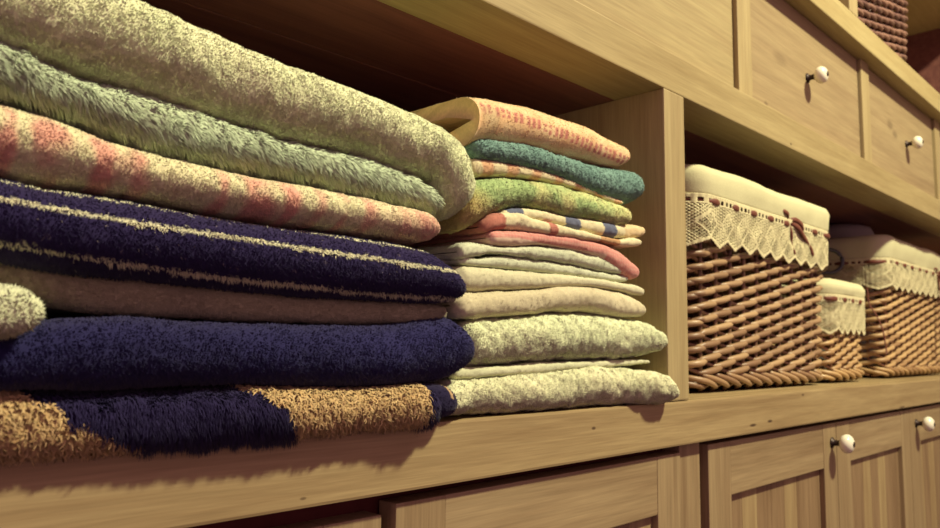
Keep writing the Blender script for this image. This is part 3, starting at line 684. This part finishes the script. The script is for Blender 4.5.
def u_fold(name, rows, gap, colf, depth, seed, pile=None, th_in=.45, step=.0025):
    """towel folded once: closed in front, open between its two layers at the ends"""
    rng = np.random.default_rng(seed)
    X, B, Tt, Yf = [np.array(c, float) for c in zip(*rows)]
    xs = np.arange(X[0], X[-1], step)
    zb = interp_smooth(xs, X, B); zt = interp_smooth(xs, X, Tt); yf = interp_smooth(xs, X, Yf)
    rr = .012; k = np.clip((X[-1]-xs)/rr, 0, 1); k = np.sqrt(1-(1-k)**2)
    zc = (zb+zt)/2; h = (zt-zb)/2*np.maximum(k, .05); yf = yf+(1-k)*rr*.8
    g = np.interp(xs, gap[0], gap[1])*np.maximum(k, .02)
    ry = np.minimum(h*1.25, .03)
    path = []; S = []
    f = np.linspace(0, 1, 24)**1.5
    for t in f[::-1]: path.append((yf+ry+(depth-ry)*t, zc-h)); S.append(-1-t)
    for an in np.linspace(-math.pi/2, math.pi/2, 30)[1:-1]:
        path.append((yf+ry-ry*abs(math.cos(an))**(2/2.2), zc+h*math.copysign(abs(math.sin(an))**(2/2.2), an))); S.append(math.sin(an))
    for t in f: path.append((yf+ry+(depth-ry)*t, zc+h+.006*t*0)); S.append(1+t)
    yin = yf+.010
    for t in f[::-1]: path.append((yin+(depth-.012)*t, zc+g/2*np.minimum(1, t*6+.05))); S.append(3)
    for t in f: path.append((yin+(depth-.012)*t, zc-g/2*np.minimum(1, t*6+.05))); S.append(3)
    Y = np.array([p[0]+0*xs for p in path]).T; Z = np.array([p[1]+0*xs for p in path]).T
    n, m = Y.shape
    P = np.stack([np.repeat(xs[:, None], m, 1), Y, Z], -1)
    q = P.reshape(-1, 3)
    P = P+(np.stack([0*q[:, 0], .0010*noise(q, .03, seed), .0014*noise(q*[1, 1, 0], .035, seed+1)], -1)).reshape(P.shape)
    du = np.gradient(P, axis=0); dv = np.roll(P, -1, 1)-np.roll(P, 1, 1)
    N = np.cross(dv, du); N /= np.linalg.norm(N, axis=2)[..., None]+1e-12
    if N[n//2, 24+14, 1] > 0: N = -N
    Sg = np.repeat(np.array(S)[None], n, 0)
    V = P.reshape(-1, 3); F4 = grid_faces(n, m)
    half = 24+14
    caps = []
    for row in (0, n-1):                       # close the two ends between outer and inner skin
        o_ = list(range(0, 24+28+24)); i_ = list(range(24+28+24, m))
        no = len(o_); ni = len(i_)
        for a in range(no-1):
            b = ni-1-int(round(a*(ni-1)/(no-1))); b2 = ni-1-int(round((a+1)*(ni-1)/(no-1)))
            if b == b2: caps.append([row*m+o_[a], row*m+o_[a+1], row*m+i_[b], row*m+i_[b]])
            else: caps.append([row*m+o_[a], row*m+o_[a+1], row*m+i_[b2], row*m+i_[b]])
    tri = [c[:3] for c in caps if c[2] == c[3]]; quad = [c for c in caps if c[2] != c[3]]
    C = colf(V, Sg.reshape(-1), rng)
    F4 = np.concatenate([F4, np.array(quad)]); F3 = np.array(tri).reshape(-1, 3)
    Vs, F4s, F3s, Cs = [V], [F4], [F3], [C]
    if pile:
        v, f4, f3, c, nv = tufts(P, N, Sg, rng=rng, colf=colf, **pile)
        Vs.append(v); F4s.append(f4+len(V)); F3s.append(f3+len(V)); Cs.append(c)
    me = mesh_np(name, np.concatenate(Vs), np.concatenate(F4s), np.concatenate(F3s), np.concatenate(Cs))
    return link(name, me, M_tow, None, True)

r1l = line_z([(.44, 1.168), (.4672, 1.1674), (.5179, 1.1691), (.5775, 1.1677), (.6448, 1.1655), (.72, 1.1605)])
def r1col(P, S, rng):
    x, y, z = P.T
    base = lin((244, 216, 168)); org = lin((234, 184, 134)); red = lin((190, 96, 104)); grey = lin((176, 156, 116))
    n_ = noise(P, .012, 5)
    t = np.clip(.4+.8*n_, 0, 1)[:, None]
    r = base*(1-t*.6)+org*t*.6
    cell = (np.sin(x*2*np.pi/.0085) > -.35)
    row = np.minimum(np.abs(z-r1l(x)+.0035), np.abs(z-r1l(x)-.0015)) < .0021
    fr = (S > -1) & (S < 1.005)
    mk = (cell & row & fr)
    r = np.where(mk[:, None], red*.75+r*.25, r)
    # waffle squares on the top and left end
    w = ((np.sin(x*2*np.pi/.0085) > .3) & (np.sin(y*2*np.pi/.0085) > .3)) & ~fr
    r = np.where(w[:, None], org, r)
    lft = (x < .49) | (y > .03)
    gr = lft & (noise(P, .02, 9) > .0)
    r = np.where(gr[:, None], r*.6+grey*.4, r)
    return r
o = u_fold('folded_towel', [(.4640, 1.134, 1.1800, 0)]+TAB['R1'][1:], ([.46, .50, .56, .72], [.016, .010, .003, .001]), r1col, .20, 21,
           pile=S_(L=.0011, count=9000, back=.05))
tag(o, 'apricot waffle towel with a row of crimson checks on top of the right stack', 'towel', kw_group('R'))
T('R2', 'teal terry towel, second from the top of the right stack', fleece((134, 168, 156), (122, 156, 146)),
  S_(count=16000, L=.0020, w=.0013), seed=22, lump=(.0012, .03), fine=(.0006, .004), depth=.22, rr=.016)
def r3col(P, S, rng):
    x = P[:, 0]; c = lin((238, 224, 182)); o_ = lin((232, 178, 136))
    v = np.sin((x+.15*P[:, 2])*2*np.pi/.034)+.5*noise(P, .008, 3)
    t = np.clip(v*1.4+.1, 0, .85)[:, None]; return c*(1-t)+o_*t
T('R3', 'cream towel with soft orange stripes between the teal and the green towel', r3col,
  S_(count=8000), seed=23, lump=(.0008, .03), depth=.22)
def r4col(P, S, rng):
    g = lin((176, 200, 138)); y_ = lin((224, 222, 156)); yb = lin((206, 188, 124))
    t = np.clip(.5+.9*noise(P, .022, 3)+.35*noise(P, .006, 4)+1.4*np.clip(P[:, 0]-.60, -.1, .1)*3, 0, 1)[:, None]
    r = g*(1-t)+y_*t
    u = np.clip((.50-P[:, 0])*20+(1.085-P[:, 2])*40, 0, 1)[:, None]
    return r*(1-u)+yb*u
T('R4', 'lime green and yellow mottled towel bulging in the right stack', r4col,
  S_(count=22000, L=.0018, w=.0012), seed=24, lump=(.0022, .04), fine=(.0006, .004), depth=.22, rr=.016, rl=.012)

# cream towel with coloured patches: two visible layers
def r5col(off):
    def f(P, S, rng):
        x = P[:, 0]+.3*(P[:, 2]-1.08)
        c = lin((238, 228, 186)); blue = lin((112, 118, 140)); red = lin((200, 132, 114)); org = lin((234, 192, 136))
        r = np.repeat(c[None], len(P), 0)
        front = S < 1.9
        if off == 0:
            for a, w in ((.520, .011), (.607, .012), (.672, .012)):
                r[(np.abs(x-a) < w) & front] = blue
            r[(x > .700)] = org*.5+c*.5
        else:
            for a, w in ((.484, .016), (.566, .006)):
                r[(np.abs(x-a) < w) & front] = red
            r[(x > .645) & (x < .68)] = org*.6+red*.2
        return r*(1+.08*noise(P, .004, 4))[:, None]
    return f
def layered(loc, label, layers, group='folded towels in the right stack'):
    e = empty('folded_towel', loc, label, 'towel', group)
    for key, colf, kw in layers:
        rows = TAB[key] if isinstance(key, str) else key
        o = make_fold('fold', rows, M_tow, e, colf, **kw)
    return e
layered((.60, .12, 1.066), 'cream towel with blue and coral patches folded below the lime green one',
  [('R5', r5col(0), dict(seed=25, lump=(.0008, .03), depth=.20, pile=S_(count=7000, L=.0009), rr=.008)),
   ('R5c', r5col(1), dict(seed=26, lump=(.0014, .03), depth=.21, pile=S_(count=8000, L=.0009), rr=.009, rl=.012))])
def r6col(P, S, rng):
    p = lin((222, 144, 136)); c = lin((236, 212, 186))
    x, y, z = P.T
    a = np.sin(x*2*np.pi/.0042) > 0; b = np.sin((z*1.0+y*1.0)*2*np.pi/.0042) > 0
    t = (a.astype(float)+b.astype(float))/2
    t = (.25+.75*(1-t*.5))
    t = np.where((z < 1.0575-.01*(x-.5)) & (S < 0) & (x < .66), .15, t)[:, None]
    return c*(1-t)+p*t
T('R6', 'pink gingham waffle towel hanging over at its right end', r6col,
  S_(count=6000, L=.0008), seed=27, lump=(.0007, .03), depth=.21, rr=.012)
gr1 = fleece((224, 228, 196), (216, 222, 190))
layered((.58, .12, 1.029), 'thin sage-white towel folded double under the pink gingham one',
  [('R7', gr1, dict(seed=28, lump=(.0012, .03), depth=.20, pile=S_(count=8000), rr=.007)),
   ('R8', gr1, dict(seed=29, lump=(.0008, .03), depth=.19, pile=S_(count=6000), rr=.005))])
T('R9', 'plain smooth ivory towel in the middle of the right stack', fleece((228, 224, 186), (220, 216, 180)),
  S_(count=8000, L=.0010), seed=30, lump=(.0012, .05), depth=.21, rr=.010)
T('R10', 'beige-white velour towel with soft vertical creases in the right stack', fleece((224, 214, 178), (214, 204, 168)),
  S_(count=12000, L=.0010), seed=31, lump=(.0016, .03), depth=.22, rr=.008)
T('R11', 'thick tufted off-white terry towel, third from the bottom of the right stack', fleece((232, 236, 194), (224, 230, 188)),
  S_(count=40000, L=.0019, w=.0011, clump=(.0035, .5), rand=.25, back=.04), seed=32, lump=(.0020, .03), fine=(.0013, .006), depth=.24, rr=.011)
T('R12', 'thin off-white towel squeezed between the two thick terry towels', fleece((226, 226, 188), (218, 220, 182)),
  S_(count=6000, L=.0010), seed=33, lump=(.0006, .04), depth=.20, rr=.006)
T('R13', 'thick wavy off-white terry towel at the bottom of the right stack', fleece((234, 232, 192), (224, 224, 184)),
  S_(count=44000, L=.0019, w=.0011, clump=(.0035, .5), rand=.25, back=.04), seed=35, lump=(.0026, .032), fine=(.0013, .006), depth=.26, rr=.014, zmin=.9006)

# ------------------------------------------------------------------ baskets
M_wick = attr_mat('split_willow', .42, spec=.4, bump=.25)
M_liner = plain('calico_liner', (202, 198, 158), .95, .05, noise_s=500, var=.05, bump=.3)
M_lace = plain('cotton_lace', (214, 206, 164), .95, .05, noise_s=700, var=.05, bump=.3)
M_rib = plain('brown_satin_ribbon', (110, 62, 48), .5, .4, noise_s=300, var=.15)

class Peri:
    """rounded rectangle seen from above, s runs from the front left corner along the front"""
    def __init__(s_, x0, x1, y0, y1, r):
        s_.b = (x0, x1, y0, y1); s_.r = r
        W, D = x1-x0-2*r, y1-y0-2*r; q = math.pi*r/2
        s_.seg = [W, q, D, q, W, q, D, q]; s_.L = sum(s_.seg)
    def at(s_, s, off=0.0):
        x0, x1, y0, y1 = s_.b; r = s_.r
        s = np.mod(np.asarray(s, float), s_.L); off = np.asarray(off)+0*s
        X = np.zeros_like(s); Y = np.zeros_like(s); NX = np.zeros_like(s); NY = np.zeros_like(s)
        e = np.concatenate([[0], np.cumsum(s_.seg)])
        starts = [((x0+r, y0), (1, 0), (0, -1)), None, ((x1, y0+r), (0, 1), (1, 0)), None, ((x1-r, y1), (-1, 0), (0, 1)), None, ((x0, y1-r), (0, -1), (-1, 0)), None]
        cen = {1: ((x1-r, y0+r), -math.pi/2), 3: ((x1-r, y1-r), 0), 5: ((x0+r, y1-r), math.pi/2), 7: ((x0+r, y0+r), math.pi)}
        for i in range(8):
            m = (s >= e[i]) & (s <= e[i+1]); t = s[m]-e[i]
            if i in cen:
                c, a0 = cen[i]; a = a0+t/r
                NX[m], NY[m] = np.cos(a), np.sin(a); X[m] = c[0]+r*NX[m]; Y[m] = c[1]+r*NY[m]
            else:
                p, d, n_ = starts[i]
                X[m] = p[0]+d[0]*t; Y[m] = p[1]+d[1]*t; NX[m], NY[m] = n_
        return X+NX*off, Y+NY*off

def basket(label, x0, x1, y0, y1, z0, z1, top_grow=.012, pitch=.0088, rad=.0046, sp=.043, liner=None, seed=1, tone=((176, 146, 108), (132, 102, 76)), lean=.0085, group='wicker baskets', foot=True):
    rng = np.random.default_rng(seed)
    cx, cy = (x0+x1)/2, (y0+y1)/2
    root = empty('wicker_basket', (cx, cy, z0), label, 'basket', group)
    P0 = Peri(x0, x1, y0, y1, .022)
    ns = 2*int(round(P0.L/sp/2)); sp = P0.L/ns
    H = z1-z0
    def grow(X, Y, z):
        k = 1+top_grow*2/(x1-x0)*(z-z0)/H; k2 = 1+top_grow*2/(y1-y0)*(z-z0)/H
        return cx+(X-cx)*k, cy+(Y-cy)*k2
    paths, radii, cols = [], [], []
    ca, cb = lin(tone[0]), lin(tone[1])
    nrow = int((H-.030)/pitch)
    npt = ns*14
    s = np.arange(npt)/npt*P0.L
    for i in range(nrow):
        ph = np.mod(s/(2*sp)+.5*(i % 2)+.02*i, 1)
        fr = .66                                          # share of a rod's run that lies in front
        f = np.where(ph < fr, np.sin(np.pi*ph/fr), -np.sin(np.pi*(ph-fr)/(1-fr)))
        off = .0050*np.sign(f)*np.abs(f)**.6
        jit = np.interp(s, np.linspace(0, P0.L, ns+1), rng.normal(0, .0006, ns+1))
        z = z0+.030+i*pitch+lean*np.where(ph < fr, ph/fr-.5, .5-(ph-fr)/(1-fr))+jit
        X, Y = P0.at(s, off); X, Y = grow(X, Y, z)
        R = rad*(.66+.38*np.clip(f, 0, 1)**.5)
        paths.append(np.stack([X, Y, z], -1)); radii.append(R)
        cols.append(ca if False else (ca*(t := rng.random())+cb*(1-t)))
    # colour along each rod changes a little from rod piece to rod piece
    V, F4, _, _ = tubes(paths, radii, sides=8, closed=True, cols=cols)
    C = []
    for i in range(nrow):
        piece = np.floor(s/(2*sp)+.5*(i % 2)+.02*i).astype(int)
        tt = rng.random(ns+3)[np.mod(piece, ns+3)]
        C.append(np.repeat((ca[None]*tt[:, None]+cb[None]*(1-tt[:, None])), 8, 0))
    me = mesh_np('weave', V, F4, None, np.concatenate(C))
    link('weave', me, M_wick, root, True)
    # stakes
    paths = []; cols = []
    for j in range(ns):
        zz = np.linspace(z0+.012, z1-.004, 8)
        X, Y = P0.at(np.full(8, (j+.0)*sp+.25*sp*0), -.001); X, Y = grow(X, Y, zz)
        paths.append(np.stack([X, Y, zz], -1)); cols.append(cb*(.7+.3*rng.random()))
    V, F4, F3, C = tubes(paths, [np.full(8, .0032)]*ns, sides=6, cols=cols)
    link('stakes', mesh_np('stakes', V, F4, F3, C), M_wick, root, True)
    # plaited foot: fat slanting rods
    if foot:
        paths, radii, cols = [], [], []
        nf = int(P0.L/.036)
        for j in range(nf):
            s0 = j*P0.L/nf; t = np.linspace(0, 1, 9)
            X, Y = P0.at(s0+t*.072, .001+.0068*np.sin(t*np.pi*.9)+.0015); z = z0+.0235-.0165*t
            paths.append(np.stack([X, Y, z], -1)); radii.append(.0046*(1-.35*t**3)*(1-.3*(1-t)**3)); q = rng.random()
            cols.append(ca*q+cb*(1-q))
            X, Y = P0.at(s0+t*.06, -.002+0*t); z = z0+.0055+.014*t
            paths.append(np.stack([X, Y, z], -1)); radii.append(np.full(9, .0042)); cols.append(cb)
        V, F4, F3, C = tubes(paths, radii, sides=8, cols=cols)
        link('foot_border', mesh_np('foot_border', V, F4, F3, C), M_wick, root, True)
    bx = bmesh.new(); add_box(bx, x0+.012, x1-.012, y0+.012, y1-.012, z0+.010, z0+.016, .001)
    link('base', bm_mesh('base', bx), M_wick_dark, root)
    if not liner:
        paths, radii, cols = [], [], []
        nf = int(P0.L/.03)
        for j in range(nf):
            t = np.linspace(0, 1, 9)
            X, Y = P0.at(j*P0.L/nf+t*.065, .005*np.sin(t*np.pi)); z = z1-.004+.010*np.sin(t*np.pi)-.004*t; X, Y = grow(X, Y, z)
            paths.append(np.stack([X, Y, z], -1)); radii.append(np.full(9, .0044)); q = rng.random(); cols.append(ca*q+cb*(1-q))
        V, F4, F3, C = tubes(paths, radii, sides=8, cols=cols)
        link('rim', mesh_np('rim', V, F4, F3, C), M_wick, root, True)
        return root
    # calico liner turned over the rim
    zl, zlace, step = liner['cloth_z'], liner['lace_z'], liner.get('zig', .046)
    nS = int(P0.L/.006)
    sS = np.arange(nS)/nS*P0.L
    prof = [(.0120, zl-.004), (.0132, zl+.004), (.0140, zl+.4*(z1-zl)), (.0150, zl+.75*(z1-zl)), (.0132, z1-.004), (.0100, z1+.002), (.004, z1+.0055), (-.004, z1+.0045), (-.010, z1-.002), (-.013, z1-.02), (-.0145, z1-.045), (-.015, z1-.065)]
    rings = []
    for o_, z in prof:
        X, Y = P0.at(sS, o_)
        q = np.stack([sS, 0*sS, 0*sS+z], -1)
        wr = noise(q, .06, seed)*.0014+noise(q*[1, 1, 2], .018, seed+2)*.0009
        sag = liner.get('sag', .006)*noise(np.stack([sS, 0*sS, 0*sS], -1), .11, seed+3)*np.clip((z-zl)/(z1-zl), 0, 1)*(z > zl)
        zz = z+sag
        X, Y = P0.at(sS, o_+wr*(z > zl-.002)*1.0)
        X, Y = grow(X, Y, zz)
        rings.append(np.stack([X, Y, zz], -1))
    G = np.stack(rings, 1); V = G.reshape(-1, 3); m = len(prof)
    i = np.arange(nS)[:, None]; j = np.arange(m-1)[None]; i2 = (i+1) % nS
    F4 = np.stack([i*m+j, i*m+j+1, i2*m+j+1, i2*m+j], -1).reshape(-1, 4)
    lo = link('liner', mesh_np('liner', V, F4), M_liner, root, True)
    so = lo.modifiers.new('t', 'SOLIDIFY'); so.thickness = .0012
    tag(lo, 'cream calico lining turned over the rim')
    # lace: a fine net with real holes and a pointed edge
    du = .0011; nS = int(P0.L/du); nz = int((zl-zlace)/du)
    sS = np.arange(nS+1)/nS*P0.L; zz = zl-np.arange(nz+1)*du
    SS, ZZ = np.meshgrid(sS, zz, indexing='ij')
    q = np.stack([SS.ravel(), 0*SS.ravel(), ZZ.ravel()], -1)
    wr = .0012*noise(q, .02, seed+6)
    X, Y = P0.at(SS.ravel(), .0152+wr+.0004*np.sin(SS.ravel()*2*np.pi/.006)); X, Y = grow(X, Y, ZZ.ravel())
    V = np.stack([X, Y, ZZ.ravel()], -1)
    sc = (sS[:-1]+sS[1:])[:, None]/2; zc = (zz[:-1]+zz[1:])[None]/2
    step = P0.L/round(P0.L/step)
    fr = np.mod(sc/step, 1); tri = 1-np.abs(2*fr-1)
    edge = zlace+.015*np.abs(1-tri)**1.0*1.0
    edge = zlace+.012*(1-tri)
    keep = zc > edge
    d = zc-edge
    top = zl-zc
    c = .0043
    p = np.mod((sc+zc)/c, 1); r = np.mod((sc-zc)/c, 1)
    net = ((p > .34) & (r > .34))
    big = np.abs(np.mod((sc)/step+.5, 1)*2-1)*.5+np.abs((zc-(zlace+.034))/.05)
    solidm = (np.abs(big-.36) < .035) | (big < .05)
    hole = net & ~solidm & (d > .0045) & (top > .013)
    ey = (np.abs(top-.0085) < .0030) & (np.abs(np.mod(sc/.0115, 1)-.5) < .26)
    fine_ = (top < .004) & False
    hole = hole | ey
    keep = keep & ~hole
    ii, jj = np.nonzero(keep); w = nz+1
    F4 = np.stack([ii*w+jj, ii*w+jj+1, (ii+1)*w+jj+1, (ii+1)*w+jj], -1)
    me = mesh_np('lace_trim', V, F4)
    b = bmesh.new(); b.from_mesh(me)
    bmesh.ops.delete(b, geom=[v for v in b.verts if not v.link_faces], context='VERTS')
    b.to_mesh(me); b.free()
    la = link('lace_trim', me, M_lace, root)
    so = la.modifiers.new('t', 'SOLIDIFY'); so.thickness = .0009
    tag(la, 'cream openwork lace with a pointed lower edge')
    # ribbon threaded through the eyelets, surfacing here and there
    zr = zl-.0085
    nk = int(P0.L/liner.get('rsp', .055))
    t = np.linspace(0, P0.L, nk*16, endpoint=False)
    ph = np.abs(np.mod((t-liner.get('r0', .02))*nk/P0.L+.5, 1)-.5)*2        # 0 where it surfaces
    ph = np.clip(1-ph/.50, 0, 1)
    X, Y = P0.at(t, .0125+.0042*np.sqrt(ph)); X, Y = grow(X, Y, zr)
    V, F4, F3, _ = tubes([np.stack([X, Y, zr+0*X], -1)], [.0024+.0022*np.sqrt(ph)], sides=8, flat=.35, closed=True)
    link('threaded_ribbon', mesh_np('threaded_ribbon', V, F4, F3), M_rib, root, True)
    return root

def ribbon(name, pts, wid, parent, th=.0007):
    """flat band through pts [(x,y,z)], face turned mostly to the front"""
    P = np.array(pts, float)
    t = np.linspace(0, len(P)-1, (len(P)-1)*8+1)
    Q = np.stack([interp_smooth(t, np.arange(len(P)), P[:, i]) for i in range(3)], -1)
    tg = np.gradient(Q, axis=0); tg /= np.linalg.norm(tg, axis=1)[:, None]
    nr = np.tile([0, -1.0, 0], (len(Q), 1)); sd = np.cross(tg, nr); sd /= np.linalg.norm(sd, axis=1)[:, None]
    nr = np.cross(sd, tg)
    V = np.stack([Q+sd*wid/2+nr*th, Q+nr*th*2.2, Q-sd*wid/2+nr*th, Q-sd*wid/2-nr*th, Q-nr*th*.2, Q+sd*wid/2-nr*th], 1)
    n = len(Q); V = V.reshape(-1, 3); m = 6
    i = np.arange(n-1)[:, None]; j = np.arange(m)[None]
    F4 = np.stack([i*m+j, i*m+(j+1) % m, (i+1)*m+(j+1) % m, (i+1)*m+j], -1).reshape(-1, 4)
    caps = [[0, 1, 4, 5], [1, 2, 3, 4]]; e = (n-1)*m
    F4 = np.concatenate([F4, np.array(caps+[[e+a for a in c][::-1] for c in caps])])
    return link(name, mesh_np(name, V, F4), M_rib, parent, True)

M_wick_dark = plain('willow_base', (120, 78, 52), .7, .1)
b1 = basket('large wicker basket with lace-edged cream liner and brown bow, next to the upright', .945, 1.398, .062, .315, .901, 1.203,
            liner=dict(cloth_z=1.168, lace_z=1.096, rsp=.055, r0=.012, sag=.003), seed=2)
yb = .040
bw = empty('bow', (0, 0, 0), None, None); 
del_bw = bw
bpar = b1
def bow(par, x, z, y, k=1.0):
    bm = bmesh.new()
    bmesh.ops.create_uvsphere(bm, u_segments=14, v_segments=10, radius=.0065*k)
    for v in bm.verts: v.co = Vector((v.co.x*1.0+x, v.co.y*.6+y-.004, v.co.z*.9+z))
    kn = link('bow_knot', bm_mesh('bow_knot', bm), M_rib, par, True)
    ribbon('bow_loop', [(x, y-.004, z), (x-.012*k, y-.010, z+.009*k), (x-.026*k, y-.008, z+.012*k), (x-.030*k, y-.004, z+.002*k), (x-.016*k, y-.003, z-.002*k), (x, y-.003, z)], .007*k, par)
    ribbon('bow_loop', [(x, y-.004, z), (x+.018*k, y-.010, z+.003*k), (x+.040*k, y-.012, z-.004*k), (x+.048*k, y-.007, z-.013*k), (x+.026*k, y-.004, z-.010*k), (x, y-.003, z)], .008*k, par)
    ribbon('bow_tail', [(x+.002, y-.005, z), (x+.030*k, y-.011, z-.010*k), (x+.060*k, y-.008, z-.022*k), (x+.085*k, y-.006, z-.032*k), (x+.100*k, y-.006, z-.046*k)], .009*k, par)
    ribbon('bow_tail', [(x+.001, y-.005, z), (x+.006*k, y-.008, z-.020*k), (x+.012*k, y-.005, z-.038*k), (x+.022*k, y-.006, z-.052*k)], .006*k, par)
bpy.data.objects.remove(bw)
bow(b1, 1.222, 1.166, .043)

b2 = basket('small wicker basket with lace-edged liner between the two large baskets', 1.452, 1.632, .068, .235, .901, 1.084, top_grow=.004,
            pitch=.0082, rad=.0040, sp=.030, liner=dict(cloth_z=1.062, lace_z=.988, rsp=.040, r0=.03, sag=.002, zig=.030), seed=5,
            tone=((198, 166, 116), (158, 124, 86)))
b3 = basket('large wicker basket with lace-edged liner, farthest right on the ledge', 1.822, 2.30, .082, .335, .901, 1.205,
            liner=dict(cloth_z=1.162, lace_z=1.092, rsp=.055, r0=.030, sag=.004), seed=8, tone=((196, 164, 116), (156, 122, 86)))
bow(b3, 2.20, 1.158, .062, .8)
ribbon('bow_tail', [(2.205, .054, 1.150), (2.21, .052, 1.10), (2.214, .054, 1.02), (2.213, .056, .965)], .009, b3)
ribbon('ribbon_end', [(1.800, .10, 1.10), (1.796, .095, 1.06), (1.800, .085, 1.04), (1.803, .072, 1.0), (1.806, .068, .955)], .005, b3)
b4 = basket('dark wicker basket standing on the upper shelf at top right', 1.53, 1.905, .030, .30, 1.582, 1.86, seed=11, top_grow=.010,
            tone=((150, 114, 96), (108, 78, 70)), lean=.004)
b4['group'] = 'wicker baskets'

# jug between the baskets and frosted jar in the right basket
M_jug = plain('grey_enamel', (70, 74, 72), .35, .5, var=.05)
j = empty('jug', (1.710, .208, .90), 'dark grey-blue jug with ring handle standing behind the small basket', 'jug')
bm = bmesh.new()
lathe(bm, [(.040, .0015), (.046, .004), (.049, .06), (.049, .16), (.046, .22), (.042, .262), (.044, .300), (.0455, .304), (.043, .303), (.040, .262), (.044, .20), (.044, .02), (.002, .012)], (1.710, .208, .90), 'z', 40)
link('body', bm_mesh('body', bm), M_jug, j, True)
a = np.linspace(-2.2, 2.2, 22)
V, F4, F3, _ = tubes([np.stack([1.745+.6*.030*np.cos(a), .160-.8*.030*np.cos(a), 1.155+.026*np.sin(a)], -1)], [np.full(22, .0042)], sides=10)
link('handle', mesh_np('handle', V, F4, F3), M_jug, j, True)

mj, nt, bs = nodes('frosted_plastic')
bs.inputs['Base Color'].default_value = (.50, .46, .40, 1); bs.inputs['Roughness'].default_value = .35
bs.inputs['Transmission Weight'].default_value = .30; bs.inputs['IOR'].default_value = 1.15
jar = empty('storage_jar', (1.955, .205, .922), 'frosted translucent jar rising out of the right basket', 'jar')
bm = bmesh.new()
lathe(bm, [(.060, .002), (.070, .006), (.072, .25), (.070, .26), (.067, .258), (.066, .012), (.002, .010)], (1.955, .205, .922), 'z', 44)
link('body', bm_mesh('body', bm), mj, jar, True)
bm = bmesh.new()
lathe(bm, [(.074, .262), (.076, .266), (.076, .318), (.070, .332), (.055, .338), (.002, .339)], (1.955, .205, .922), 'z', 44)
link('lid', bm_mesh('lid', bm), mj, jar, True)

# ------------------------------------------------------------------ light and camera
w = bpy.data.worlds.new('dim_room'); SC.world = w; w.use_nodes = True
bg = w.node_tree.nodes['Background']
bg.inputs[0].default_value = (*AMB, 1); bg.inputs[1].default_value = 1.0
for nm, loc, aim, sx, sy, e_, c_ in (('ceiling_lamp', (1.35, -1.42, 2.95), (.95, 0, 1.1), .30, .12, KEY, KEYC),):
    ld = bpy.data.lights.new(nm, 'AREA'); ld.shape = 'RECTANGLE'; ld.size = sx; ld.size_y = sy
    ld.energy = e_; ld.color = c_
    lo = bpy.data.objects.new(nm, ld); COL.objects.link(lo)
    lo.location = loc
    lo.rotation_euler = (Vector(aim)-Vector(loc)).to_track_quat('-Z', 'Y').to_euler()

cd = bpy.data.cameras.new('camera'); co = bpy.data.objects.new('camera', cd); COL.objects.link(co)
from mathutils import Matrix
fw, rt, up = [Vector(v) for v in CAMAX]
M = Matrix((( rt.x, up.x, -fw.x, 0), (rt.y, up.y, -fw.y, CAMY), (rt.z, up.z, -fw.z, CAMZ), (0, 0, 0, 1)))
co.matrix_world = M
cd.sensor_width = 36; cd.lens = CAMF/940*36; cd.clip_start = .01
SC.camera = co
cd.dof.use_dof = True; cd.dof.focus_distance = .62; cd.dof.aperture_fstop = 11
vs = SC.view_settings
vs.view_transform = 'Standard'; vs.look = 'None'; vs.exposure = EXPO; vs.gamma = 1; vs.use_curve_mapping = False
SC.render.film_transparent = False
